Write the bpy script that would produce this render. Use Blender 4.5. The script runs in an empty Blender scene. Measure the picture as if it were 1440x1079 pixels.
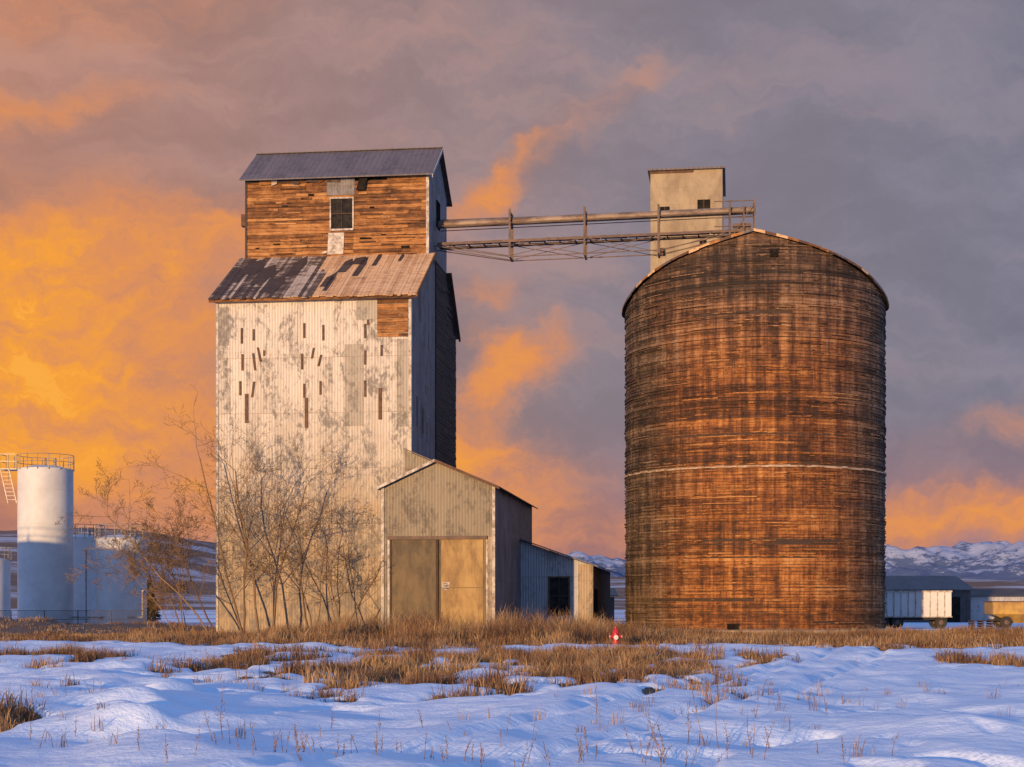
import bpy, math, random
import numpy as np
from mathutils import Vector, Matrix, noise as mn
random.seed(7); rng=np.random.default_rng(7)
R=math.radians
scene=bpy.context.scene
scene.view_settings.view_transform='Standard'
scene.view_settings.look='None'
scene.view_settings.exposure=0

def lin(c): 
    c=c/255.0
    return c/12.92 if c<=0.04045 else ((c+0.055)/1.055)**2.4
def S(r,g,b,k=1.0): return (lin(r)*k,lin(g)*k,lin(b)*k,1.0)
def sm(a,b,x):
    t=max(0.0,min(1.0,(x-a)/(b-a))); return t*t*(3-2*t)

# ---------------------------------------------------------------- nodes
class NG:
    def __init__(s,tree): s.t=tree; s.n=tree.nodes; s.l=tree.links
    def put(s,inp,val):
        if isinstance(val,bpy.types.NodeSocket): s.l.new(val,inp)
        else: inp.default_value=val
    def m(s,op,a,b=None,c=None,clamp=False):
        n=s.n.new('ShaderNodeMath'); n.operation=op; n.use_clamp=clamp
        s.put(n.inputs[0],a)
        if b is not None: s.put(n.inputs[1],b)
        if c is not None: s.put(n.inputs[2],c)
        return n.outputs[0]
    def v(s,op,a,b=None,scale=None):
        n=s.n.new('ShaderNodeVectorMath'); n.operation=op
        s.put(n.inputs[0],a)
        if b is not None: s.put(n.inputs[1],b)
        if scale is not None: s.put(n.inputs['Scale'],scale)
        return n.outputs['Value'] if op in('LENGTH','DOT_PRODUCT') else n.outputs['Vector']
    def mix(s,f,a,b,blend='MIX'):
        n=s.n.new('ShaderNodeMixRGB'); n.blend_type=blend
        s.put(n.inputs[0],f); s.put(n.inputs[1],a); s.put(n.inputs[2],b); return n.outputs[0]
    def ramp(s,f,stops,interp='LINEAR'):
        n=s.n.new('ShaderNodeValToRGB'); cr=n.color_ramp; cr.interpolation=interp
        while len(cr.elements)<len(stops): cr.elements.new(0.5)
        for e,(p,c) in zip(cr.elements,stops):
            e.position=p; e.color=c if len(c)==4 else (*c,1)
        s.put(n.inputs[0],f); return n.outputs[0]
    def noise(s,vec,scale=1,detail=4,rough=.55,dist=0,color=False):
        n=s.n.new('ShaderNodeTexNoise'); 
        if vec is not None: s.put(n.inputs['Vector'],vec)
        n.inputs['Scale'].default_value=scale; n.inputs['Detail'].default_value=detail
        n.inputs['Roughness'].default_value=rough; n.inputs['Distortion'].default_value=dist
        return n.outputs['Color'] if color else n.outputs['Fac']
    def white(s,vec):
        n=s.n.new('ShaderNodeTexWhiteNoise'); n.noise_dimensions='3D'; s.put(n.inputs['Vector'],vec); return n.outputs['Value']
    def mr(s,x,a,b,c=0.0,d=1.0,smooth=True):
        n=s.n.new('ShaderNodeMapRange'); n.interpolation_type='SMOOTHSTEP' if smooth else 'LINEAR'
        s.put(n.inputs[0],x)
        for i,k in enumerate((a,b,c,d)): n.inputs[i+1].default_value=k
        return n.outputs[0]
    def mapv(s,vec,scale=(1,1,1),loc=(0,0,0),rot=(0,0,0),typ='POINT'):
        n=s.n.new('ShaderNodeMapping'); n.vector_type=typ; s.put(n.inputs[0],vec)
        n.inputs['Location'].default_value=loc; n.inputs['Rotation'].default_value=rot; n.inputs['Scale'].default_value=scale
        return n.outputs[0]
    def sep(s,vec):
        n=s.n.new('ShaderNodeSeparateXYZ'); s.put(n.inputs[0],vec); return n.outputs
    def comb(s,x,y,z):
        n=s.n.new('ShaderNodeCombineXYZ'); s.put(n.inputs[0],x); s.put(n.inputs[1],y); s.put(n.inputs[2],z); return n.outputs[0]
    def uv(s): return s.n.new('ShaderNodeTexCoord').outputs['UV']
    def obj(s): return s.n.new('ShaderNodeTexCoord').outputs['Object']
    def gen(s): return s.n.new('ShaderNodeTexCoord').outputs['Generated']
    def attr(s,name):
        n=s.n.new('ShaderNodeAttribute'); n.attribute_name=name; return n.outputs['Fac']
    def bump(s,h,strength=.5,dist=.02):
        n=s.n.new('ShaderNodeBump'); n.inputs['Strength'].default_value=strength; n.inputs['Distance'].default_value=dist
        s.put(n.inputs['Height'],h); return n.outputs[0]

def newmat(name):
    m=bpy.data.materials.new(name); m.use_nodes=True
    g=NG(m.node_tree); b=m.node_tree.nodes['Principled BSDF']
    b.inputs['Roughness'].default_value=.8
    return m,g,b
def fin(g,b,col,nrm=None,rough=None,metal=None):
    g.put(b.inputs['Base Color'],col)
    if nrm is not None: g.put(b.inputs['Normal'],nrm)
    if rough is not None: g.put(b.inputs['Roughness'],rough)
    if metal is not None: g.put(b.inputs['Metallic'],metal)

def mat_corr(name,paint,dark,rust,wear=.5,period=.16,seam=3.1,rough=.6,bs=.5,pz=.8,low=None):
    m,g,b=newmat(name); uv=g.uv(); s=g.sep(uv); u,v=s[0],s[1]
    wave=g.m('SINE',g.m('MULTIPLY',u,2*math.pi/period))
    blot=g.noise(g.mapv(uv,(1.3,.8,1)),.6,7,.74,.8)
    fine=g.noise(g.mapv(uv,(1,.5,1)),4.2,6,.78,.4)
    streak=g.noise(g.mapv(uv,(9,.3,1)),1,4,.7)
    pan=g.white(g.comb(g.m('FLOOR',g.m('DIVIDE',u,pz)),g.m('FLOOR',g.m('DIVIDE',v,seam)),0.0))
    w=g.m('ADD',g.m('ADD',g.m('MULTIPLY',blot,.58),g.m('MULTIPLY',fine,.5)),g.m('MULTIPLY',pan,.06))
    base=paint
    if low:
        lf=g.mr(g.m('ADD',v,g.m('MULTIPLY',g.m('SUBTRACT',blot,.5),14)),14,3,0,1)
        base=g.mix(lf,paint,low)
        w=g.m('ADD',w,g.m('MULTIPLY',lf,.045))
    mask=g.mr(w,.63-wear*.17,.74-wear*.17)
    col=g.mix(g.m('MULTIPLY',mask,.85),base,dark)
    col=g.mix(g.mr(streak,.52,.78,0,.65),col,dark)
    r=g.mr(g.noise(g.mapv(uv,(5,.8,1),(13,7,0)),1,6,.75),.57,.71,0,.75)
    col=g.mix(r,col,rust)
    col=g.mix(g.m('MULTIPLY',pan,.20),col,(.3,.25,.2,1),'MULTIPLY')
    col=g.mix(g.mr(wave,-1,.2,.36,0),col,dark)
    fr=g.m('FRACT',g.m('DIVIDE',v,seam))
    col=g.mix(g.mr(fr,0,.018,.6,0),col,rust)
    h=g.m('ADD',g.m('MULTIPLY',wave,.5),g.m('MULTIPLY',g.noise(uv,1.3,3,.6),1.6))
    fin(g,b,col,g.bump(h,bs,.035),rough); return m

def mat_wood(name,cols,graymask=False,hs=1.0,tw=.22,off=.30):
    m,g,b=newmat(name); uv=g.uv(); t=g.attr('tone')
    grain=g.noise(g.mapv(uv,(.7,16,1)),1,5,.7,.3)
    mot=g.noise(g.mapv(uv,(1.2,2.2,1)),1.1,6,.75,.6)
    big=g.noise(g.mapv(uv,(.10,.42,1)),1,3,.6)
    k=g.m('ADD',g.m('ADD',g.m('MULTIPLY',t,tw),g.m('MULTIPLY',grain,.45)),g.m('ADD',g.m('MULTIPLY',mot,.65),g.m('MULTIPLY',big,.42)))
    k=g.m('SUBTRACT',k,off)
    if graymask:
        vs_=g.noise(g.mapv(uv,(2.0,.13,1),(5,1,0)),1,5,.75)   # vertical run-off smears
        k=g.m('ADD',k,g.m('MULTIPLY',g.m('SUBTRACT',vs_,.53),1.0))
        k=g.m('ADD',k,g.mr(g.sep(uv)[1],20,6,-.05,.035))
    k=g.m('SUBTRACT',k,.12)
    col=g.ramp(k,[(p,c) for p,c in cols])
    dkn=g.mr(g.noise(g.mapv(uv,(1.1,4.5,1),(31,5,0)),1.3,6,.82),.53,.66,0,.85)
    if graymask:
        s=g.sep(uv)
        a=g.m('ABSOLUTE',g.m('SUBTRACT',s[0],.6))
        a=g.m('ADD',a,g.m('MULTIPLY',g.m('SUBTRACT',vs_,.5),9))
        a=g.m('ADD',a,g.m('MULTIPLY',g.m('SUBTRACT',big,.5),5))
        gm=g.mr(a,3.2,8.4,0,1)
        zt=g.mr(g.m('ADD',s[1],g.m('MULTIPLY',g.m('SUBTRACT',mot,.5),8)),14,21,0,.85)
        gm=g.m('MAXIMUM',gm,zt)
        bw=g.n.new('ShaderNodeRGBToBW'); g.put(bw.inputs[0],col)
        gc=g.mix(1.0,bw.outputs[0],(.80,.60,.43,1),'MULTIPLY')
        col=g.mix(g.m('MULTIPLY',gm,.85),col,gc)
        fleck=g.mr(g.noise(g.mapv(uv,(1.3,8,1),(3,9,0)),1.2,5,.8),.60,.70,0,.75)
        col=g.mix(fleck,col,(.44,.27,.14,1))
        wob=g.m('ADD',s[0],g.m('MULTIPLY',g.m('SUBTRACT',grain,.5),.25))
        ck=g.mr(g.m('SINE',g.m('MULTIPLY',wob,2*math.pi/.62)),.7,1,0,1)
        ck=g.m('MULTIPLY',ck,g.mr(mot,.45,.62,0,.6))
        col=g.mix(ck,col,(.03,.015,.008,1))
    col=g.mix(dkn,col,(.022,.012,.007,1))
    h=g.m('ADD',grain,g.m('MULTIPLY',mot,.8))
    fin(g,b,col,g.bump(h,.8*hs,.03),.85); return m

def mat_plain(name,c1,c2,scale=2,rough=.8,metal=0,bs=.2,stretch=(1,1,1),spec=None):
    m,g,b=newmat(name); o=g.obj()
    n=g.noise(g.mapv(o,stretch),scale,6,.7,.3)
    if spec is not None: b.inputs['Specular IOR Level'].default_value=spec
    fin(g,b,g.mix(g.mr(n,.35,.68),c1,c2),g.bump(n,bs,.02),rough,metal); return m

M={}
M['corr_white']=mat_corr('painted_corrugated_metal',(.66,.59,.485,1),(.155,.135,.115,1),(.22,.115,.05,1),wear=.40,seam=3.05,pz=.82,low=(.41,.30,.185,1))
M['corr_mid']=mat_corr('bare_patch_metal',(.40,.35,.27,1),(.15,.13,.11,1),(.2,.11,.05,1),wear=.48,seam=3.05,pz=.5)
M['corr_gray']=mat_corr('weathered_corrugated_metal',(.27,.22,.145,1),(.10,.08,.058,1),(.15,.08,.04,1),wear=.52,seam=9,pz=.7)
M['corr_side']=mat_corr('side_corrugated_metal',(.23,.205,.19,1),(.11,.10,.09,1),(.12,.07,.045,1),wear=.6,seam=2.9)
M['corr_blue']=mat_corr('galvanised_metal',(.44,.44,.44,1),(.22,.21,.21,1),(.18,.12,.08,1),wear=.4,seam=3.3)
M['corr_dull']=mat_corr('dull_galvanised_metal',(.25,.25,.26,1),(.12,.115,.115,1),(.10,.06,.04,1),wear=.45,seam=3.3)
M['roof_metal']=mat_corr('roof_sheet_metal',(.14,.115,.112,1),(.09,.072,.07,1),(.15,.065,.04,1),wear=.5,period=.32,seam=5,rough=.6)
W1=[(0,(.018,.010,.006,1)),(.27,(.06,.026,.010,1)),(.42,(.20,.080,.021,1)),(.57,(.42,.19,.055,1)),(.8,(.56,.35,.17,1))]
M['wood']=mat_wood('weathered_siding',W1)
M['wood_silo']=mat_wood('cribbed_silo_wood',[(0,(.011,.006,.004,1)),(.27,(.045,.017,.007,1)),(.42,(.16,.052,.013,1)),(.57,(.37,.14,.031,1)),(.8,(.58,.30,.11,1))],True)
M['wood_dark']=mat_wood('dark_siding',[(0,(.02,.013,.01,1)),(.5,(.07,.04,.025,1)),(.9,(.16,.10,.065,1))])
M['shingle']=mat_wood('roof_shingles',[(0,(.02,.013,.012,1)),(.40,(.05,.033,.027,1)),(.5,(.13,.085,.06,1)),(.58,(.42,.33,.25,1)),(.9,(.6,.50,.40,1))],tw=.3)
M['plank_tan']=mat_wood('bare_roof_boards',[(0,(.12,.055,.025,1)),(.3,(.36,.19,.09,1)),(.55,(.66,.40,.20,1)),(.9,(.75,.52,.31,1))],tw=.2,off=.22)
M['white_trim']=mat_plain('peeling_white_trim',(.58,.53,.46,1),(.22,.17,.12,1),3)
M['hoop']=mat_plain('pale_hoop',(.50,.38,.27,1),(.20,.12,.07,1),1.6)
M['dark']=mat_plain('dark_opening',(.012,.01,.009,1),(.03,.025,.02,1),2,1,spec=0)
M['slot']=mat_plain('rusty_slat',(.07,.035,.02,1),(.15,.075,.04,1),4)
M['rust']=mat_plain('rusted_steel',(.085,.055,.042,1),(.17,.10,.065,1),2.5,.7)
M['pipe']=mat_plain('weathered_pipe',(.30,.22,.15,1),(.11,.065,.042,1),1.1,.6,.2,stretch=(.6,1,1))
M['door_l']=mat_plain('plywood_door_dark',(.17,.12,.06,1),(.085,.063,.038,1),1.4,.8,stretch=(1,1,.4))
M['door_r']=mat_plain('plywood_door_light',(.42,.27,.10,1),(.20,.12,.05,1),1.2,.8,stretch=(1,1,.35))
M['concrete']=mat_plain('old_concrete',(.38,.30,.19,1),(.25,.19,.12,1),.9,.9,stretch=(1,1,.5))
M['conc_base']=mat_plain('concrete_footing',(.42,.33,.22,1),(.22,.15,.10,1),1.6,.9)
M['tank']=mat_plain('white_tank_paint',(.66,.66,.65,1),(.55,.545,.53,1),.5,.55,bs=.03,spec=.2)
M['rail']=mat_plain('galvanised_rail',(.4,.36,.32,1),(.22,.18,.15,1),3,.5,.4)
M['glass']=mat_plain('dusty_glass',(.016,.016,.018,1),(.045,.038,.03,1),3,.9,spec=.05)
M['red']=mat_plain('red_hydrant_paint',(.55,.02,.02,1),(.33,.02,.015,1),6,.45)
M['whitep']=mat_plain('white_hydrant_paint',(.65,.62,.58,1),(.4,.37,.34,1),8,.5)
M['yellow']=mat_plain('yellow_trailer_paint',(.50,.30,.06,1),(.30,.17,.05,1),1.5,.5)
M['rubber']=mat_plain('rubber',(.02,.02,.02,1),(.04,.035,.03,1),5,.9)
M['barn']=mat_plain('dark_shed_siding',(.06,.05,.05,1),(.11,.09,.08,1),.6,.8)
M['fence']=mat_plain('fence_wire',(.06,.055,.05,1),(.12,.10,.09,1),3,.7)

# ---------------------------------------------------------------- mesh builder
class MB:
    def __init__(s): s.v=[];s.f=[];s.uv=[];s.mi=[];s.tone=[]; s.mats=[]
    def mat(s,name):
        if name not in s.mats: s.mats.append(name)
        return s.mats.index(name)
    def face(s,pts,mat,tone=None,uv=None):
        i=len(s.v); pts=[Vector(p) for p in pts]; s.v.extend(pts); s.f.append(tuple(range(i,i+len(pts))))
        if uv is None:
            n=(pts[1]-pts[0]).cross(pts[2]-pts[0])
            if n.length<1e-9 and len(pts)>3: n=(pts[2]-pts[0]).cross(pts[3]-pts[0])
            n=n.normalized() if n.length>1e-12 else Vector((0,0,1))
            t=Vector((-n.y,n.x,0)) if abs(n.z)<.98 else Vector((1,0,0))
            t.normalize(); b=n.cross(t)
            if b.z<0: b=-b
            uv=[(p.dot(t),p.dot(b)) for p in pts]
        s.uv.extend(uv); s.mi.append(s.mat(mat)); s.tone.append(random.random() if tone is None else tone)
    def boxv(s,o,a,b,c,mat,tone=None):
        o,a,b,c=map(Vector,(o,a,b,c)); tone=random.random() if tone is None else tone
        P=lambda i,j,k:o+a*i+b*j+c*k
        for q in (((0,0,0),(1,0,0),(1,0,1),(0,0,1)),((1,1,0),(0,1,0),(0,1,1),(1,1,1)),((0,1,0),(0,0,0),(0,0,1),(0,1,1)),
                  ((1,0,0),(1,1,0),(1,1,1),(1,0,1)),((0,0,1),(1,0,1),(1,1,1),(0,1,1)),((0,1,0),(1,1,0),(1,0,0),(0,0,0))):
            s.face([P(*t) for t in q],mat,tone)
    def box(s,x0,x1,y0,y1,z0,z1,mat,tone=None): s.boxv((x0,y0,z0),(x1-x0,0,0),(0,y1-y0,0),(0,0,z1-z0),mat,tone)
    def beam(s,p0,p1,w,h,mat):
        p0,p1=Vector(p0),Vector(p1); d=(p1-p0); dn=d.normalized()
        a=dn.cross(Vector((0,0,1))); a=a.normalized() if a.length>.01 else Vector((1,0,0)); b=a.cross(dn).normalized()
        s.boxv(p0-a*w/2-b*h/2,d,a*w,b*h,mat)
    def cyl(s,p0,p1,r0,r1,n,mat,cap=True,tone=None):
        p0,p1=Vector(p0),Vector(p1); dn=(p1-p0).normalized()
        a=dn.cross(Vector((0,0,1))); a=a.normalized() if a.length>.01 else Vector((1,0,0)); b=dn.cross(a)
        c=[a*math.cos(2*math.pi*i/n)+b*math.sin(2*math.pi*i/n) for i in range(n)]
        tone=random.random() if tone is None else tone
        L=(p1-p0).length
        for i in range(n):
            j=(i+1)%n
            s.face([p0+c[i]*r0,p0+c[j]*r0,p1+c[j]*r1,p1+c[i]*r1],mat,tone,[(i*r0*6/n,0),((i+1)*r0*6/n,0),((i+1)*r0*6/n,L),(i*r0*6/n,L)])
        if cap:
            s.face([p0+c[i]*r0 for i in range(n)],mat,tone); s.face([p1+c[i]*r1 for i in range(n)],mat,tone)
    def lathe(s,cx,cy,prof,n,mat):
        for (r0,z0),(r1,z1) in zip(prof[:-1],prof[1:]):
            for i in range(n):
                a0=2*math.pi*i/n;a1=2*math.pi*(i+1)/n
                P=lambda r,a,z:(cx+r*math.cos(a),cy+r*math.sin(a),z)
                if r1<1e-4: s.face([P(r0,a0,z0),P(r0,a1,z0),P(0,0,z1)],mat)
                elif r0<1e-4: s.face([P(0,0,z0),P(r1,a1,z1),P(r1,a0,z1)],mat)
                else: s.face([P(r0,a0,z0),P(r0,a1,z0),P(r1,a1,z1),P(r1,a0,z1)],mat)
    def build(s,name,parent=None,loc=(0,0,0),rot=0,smooth=False,merge=False):
        me=bpy.data.meshes.new(name); me.from_pydata([tuple(v) for v in s.v],[],s.f)
        u=me.uv_layers.new(name='UVMap'); u.data.foreach_set('uv',np.array(s.uv,dtype=np.float32).ravel())
        a=me.attributes.new('tone','FLOAT','FACE'); a.data.foreach_set('value',np.array(s.tone,dtype=np.float32))
        for mm in s.mats: me.materials.append(M[mm])
        me.polygons.foreach_set('material_index',s.mi)
        if merge:
            import bmesh
            bm=bmesh.new(); bm.from_mesh(me); bmesh.ops.remove_doubles(bm,verts=bm.verts,dist=.0008); bm.to_mesh(me); bm.free()
        if smooth:
            me.polygons.foreach_set('use_smooth',[True]*len(me.polygons)); 
            try: me.set_sharp_from_angle(angle=R(35))
            except Exception: pass
        me.update()
        o=bpy.data.objects.new(name,me); bpy.context.collection.objects.link(o)
        o.location=loc; o.rotation_euler=(0,0,rot)
        if parent: o.parent=parent
        return o
def empty(name,loc=(0,0,0),rot=0):
    e=bpy.data.objects.new(name,None); bpy.context.collection.objects.link(e); e.location=loc; e.rotation_euler=(0,0,rot); e.empty_display_size=.5; return e

# ---------------------------------------------------------------- world
w=bpy.data.worlds.new("World"); scene.world=w; w.use_nodes=True
try: w.cycles.sampling_method='MANUAL'; w.cycles.sample_map_resolution=256
except Exception: pass
g=NG(w.node_tree); bg=w.node_tree.nodes['Background']; STR=.12
SUN_AZ=22; SUN_EL=4.0   # sun is behind-left of the view direction (+Y)
sky=g.n.new('ShaderNodeTexSky'); sky.sky_type='NISHITA'; sky.sun_disc=False
sky.sun_elevation=R(SUN_EL); sky.sun_rotation=R(180+SUN_AZ)
tc=g.gen(); sx,sy,sz=g.sep(tc)[:3]
az=g.m('ARCTAN2',sx,sy)
hor=g.m('SQRT',g.m('ADD',g.m('MULTIPLY',sx,sx),g.m('MULTIPLY',sy,sy)))
el=g.m('DIVIDE',sz,g.m('MAXIMUM',hor,.02))
U=g.m('MULTIPLY',az,2.22); V=g.m('MULTIPLY',el,2.22)
p=g.comb(U,V,0.0)
wz=g.v('SCALE',g.v('SUBTRACT',g.noise(p,2.6,3,.5,color=True),(.5,.5,.5)),scale=.20)
wz2=g.v('SCALE',g.v('SUBTRACT',g.noise(p,13,4,.62,color=True),(.5,.5,.5)),scale=.10)
pw=g.v('ADD',g.v('ADD',p,wz),wz2)
def blob(cx,cy,rx,ry,rot,wt):
    q=g.mapv(pw,(rx,ry,1),(cx,cy,0),(0,0,R(rot)),'TEXTURE')
    q=g.v('MULTIPLY',q,(1,1,0))
    return g.mr(g.v('LENGTH',q),1.0,0.0,0.0,wt)
st=g.noise(g.mapv(pw,(1.0,3.2,1),(0,0,0),(0,0,R(-24))),2.3,6,.60,.0)
tex=g.noise(g.mapv(pw,(1,2.1,1),(4,2,0)),6.0,6,.62,0)
blobs=[(-.76,.38,.62,.25,8,1.0),(-.55,.20,.74,.22,0,.82),(-.80,.62,.50,.06,14,.55),(-.45,.50,.40,.09,18,.30),(.08,.67,.34,.06,40,.24),
 (-.03,.585,.17,.055,30,.55),(-.01,.33,.17,.085,10,.60),(-.05,.20,.30,.12,-12,.52),(.08,.09,.35,.09,0,.42),(.62,.115,.46,.07,-3,.62),(.72,.24,.30,.07,14,.30),(-.6,.84,.6,.16,10,.34),(-.05,.42,.12,.045,15,.36)]
tot=None
for b_ in blobs:
    o=blob(*b_); tot=o if tot is None else g.m('ADD',tot,o)
mod=g.m('ADD',g.mr(st,.3,.7,.55,1.15),g.mr(tex,.33,.68,-.30,.26))
orange=g.m('MULTIPLY',tot,mod,clamp=True)
base=g.ramp(g.m('ADD',g.m('MULTIPLY',U,.6),.5),[(0,S(188,134,114)),(.38,S(158,131,130)),(.62,S(138,129,140)),(1,S(124,124,142))])
base=g.mix(g.mr(V,.30,.03,0,.75),base,S(174,116,112))
shade=g.mr(g.m('ADD',g.m('MULTIPLY',st,.7),g.m('MULTIPLY',tex,.3)),.36,.66,.88,1.12)
base=g.mix(1.0,base,g.comb(shade,shade,shade),'MULTIPLY')
pink=g.mr(st,.48,.66,0,.5); base=g.mix(g.m('MULTIPLY',pink,g.mr(U,.7,-.5,.16,1)),base,S(190,145,130))
col=g.mix(g.mr(orange,.03,.58),base,S(218,142,94))
col=g.mix(g.mr(orange,.40,1.0),col,S(248,162,58))
col=g.mix(g.mr(orange,.85,1.0,0,.5),col,S(252,180,78))
col=g.v('SCALE',col,scale=1/STR)
# clear blue sky overhead and behind the viewer
nis=g.mix(.75,sky.outputs[0],(.185/STR,.38/STR,.88/STR,1))
front=g.m('MULTIPLY',g.mr(sy,.0,.5),g.mr(V,2.0,.95))
fincol=g.mix(front,nis,col)
g.l.new(fincol,bg.inputs[0]); bg.inputs[1].default_value=STR

sd=bpy.data.lights.new('sun','SUN'); sd.energy=5.0; sd.angle=R(.53); sd.color=(1,.63,.30)
so=bpy.data.objects.new('sun',sd); bpy.context.collection.objects.link(so)
ce=math.cos(R(SUN_EL))
dirv=Vector((math.sin(R(SUN_AZ))*ce,math.cos(R(SUN_AZ))*ce,-math.sin(R(SUN_EL))))
so.rotation_euler=dirv.to_track_quat('-Z','Y').to_euler(); so.location=(-20,-40,30)

cam=bpy.data.cameras.new('camera'); co=bpy.data.objects.new('camera',cam); bpy.context.collection.objects.link(co)
co.location=(0,0,1.7); co.rotation_euler=(R(90),0,0); cam.sensor_width=36; cam.lens=55.5; cam.shift_y=.2156; cam.clip_end=20000; cam.clip_start=.1
scene.camera=co

# ---------------------------------------------------------------- ground
def nz(x,y,s,o=0): return mn.noise(Vector((x/s+o,y/s-o*.7,o*1.3)))
def bare(x,y):
    n=.45*nz(x,y*.45,3.4,5)+.50*nz(x,y*.5,1.2,9)+.32*nz(x,y,.5,2)
    b=-1.0
    e=58.5+3.5*nz(x,0,9,3)+2*nz(x,y,2.5,13)
    if x<-10: e+=min(12,(-10-x)*1.1)
    b=max(b, min(1,(y-e)/7.0) if y<95 else min(1,(108-y)/10.))
    # patches melting out on the open field
    d=((x+1.6)/(11.5 if y>38 else 8.0))**2+((y-41)/18)**2
    b=max(b,.30-.55*d)
    d=((x-2.4)/6.2)**2+((y-46)/9.0)**2; b=max(b,.80-.8*d)
    d=((x-.9)/4.2)**2+((y-34)/6.5)**2; b=max(b,.62-.7*d)
    d=((x-14.2)/3.4)**2+((y-42)/8)**2; b=max(b,.72-.8*d)
    d=((x+6.9)/1.1)**2+((y-21.5)/2.4)**2; b=max(b,.42-.8*d)
    d=((x+13)/5)**2+((y-50)/6)**2; b=max(b,.28-.6*d)
    if x>5.5 and y<55 and x<11: b-= .9*sm(0,3.5,(x-5.5)-(y-36)*.25)
    return sm(-.05,.12,b-.18+n*1.3)
def hgt(x,y,bm=None):
    k=1-sm(60,72,y)
    if y<-40 or abs(x)>150: k=0
    h=.18*nz(x,y,5,1)+.13*nz(x,y,2.1,4)
    if y<70: 
        h+=.042*nz(x,y*.8,.75,6)+.012*nz(x,y,.28,16)
        h-=.10*sm(.22,.45,nz(x,y,.8,11))*sm(-.05,.3,nz(x,y,6,31))
        hm=math.exp(-((x+2)/9)**2-((y-36)/11)**2)
        h+=hm*.20*abs(nz(x,y*.8,1.1,14))
        # ploughed-up snow ridge in the left foreground
        h+=.28*math.exp(-((x+4.6+ .25*(y-20))/ .9)**2)*sm(16,20,y)*(1-sm(26,32,y))*(.6+.8*nz(x,y,.8,3))
        # wheel ruts curving across the near ground
        for rx in (0,1.7):
            c=-2.2+rx+(y-15)*.42-.0035*(y-15)**2*.6
            h-=.11*math.exp(-((x-c)/.20)**2)*(.75+.6*nz(x,y,.6,41))
            h+=.04*math.exp(-((x-c-.36)/.14)**2)+.03*math.exp(-((x-c+.36)/.14)**2)
    h*=k
    b=bare(x,y) if bm is None else bm
    if 5<y<140: h+=.17*(1-b)*k*(.7+.6*nz(x,y,1.4,8))
    h+=1.1*math.exp(-((x+33)/7)**2-((y-93)/3.0)**2)*(1+.5*nz(x,y,1.5))+.5*math.exp(-((x+23)/6)**2-((y-97)/2.5)**2)
    return h
def axis(segs):
    out=[segs[0][0]]
    for a,b_,n in segs: out+=list(np.linspace(a,b_,n+1)[1:])
    return out
xs=axis([(-9000,-600,8),(-600,-60,12),(-60,-20,90),(-20,-8,110),(-8,8,230),(8,20,110),(20,60,90),(60,600,12),(600,9000,8)])
ys=[-900,-200,-50,0,8]; y=14.0; ys.append(12)
while y<66: ys.append(y); y+=.06+(y-14)*.0058
while y<130: ys.append(y); y+=.8
ys+= [140,160,200,300,500,900,2000,5000,11000]
vs=[];bs=[]
for yy in ys:
    for xx in xs:
        inn=-200<yy<200 and abs(xx)<120
        b=bare(xx,yy) if (inn and yy>5) else 0
        vs.append((xx,yy,hgt(xx,yy,b) if inn else 0)); bs.append(b)
nx=len(xs); fs=[(j*nx+i,j*nx+i+1,(j+1)*nx+i+1,(j+1)*nx+i) for j in range(len(ys)-1) for i in range(nx-1)]
me=bpy.data.meshes.new('ground'); me.from_pydata(vs,[],fs)
a=me.attributes.new('bare','FLOAT','POINT'); a.data.foreach_set('value',bs)
me.polygons.foreach_set('use_smooth',[True]*len(fs))
gr=bpy.data.objects.new('ground',me); bpy.context.collection.objects.link(gr)
m,g,b=newmat('snowy_ground'); o=g.obj()
ba=g.attr('bare'); n1=g.noise(o,5,5,.7); n2=g.noise(o,1.2,4,.6); n3=g.noise(o,26,3,.7)
mk=g.mr(g.m('ADD',ba,g.m('MULTIPLY',g.m('SUBTRACT',n1,.5),1.3)),.42,.60)
ys_=g.sep(o)[1]
far=g.mr(g.noise(g.mapv(o,(.4,1,1)),.05,4,.6),.52,.6,0,.7); far=g.m('MULTIPLY',far,g.mr(ys_,110,150))
mk=g.m('MAXIMUM',mk,far)
soil=g.mix(g.mr(n3,.35,.7),(.05,.03,.018,1),(.22,.135,.07,1)); soil=g.mix(g.mr(n2,.4,.7,0,.6),soil,(.12,.07,.04,1))
snow=g.mix(g.mr(n2,.3,.7),(.66,.77,.91,1),(.78,.86,.94,1))
h=g.m('ADD',g.m('MULTIPLY',n1,.55),g.m('ADD',g.m('MULTIPLY',n3,.10),n2))
fin(g,b,g.mix(mk,snow,soil),g.bump(h,.6,.12),.6); me.materials.append(m)

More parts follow.
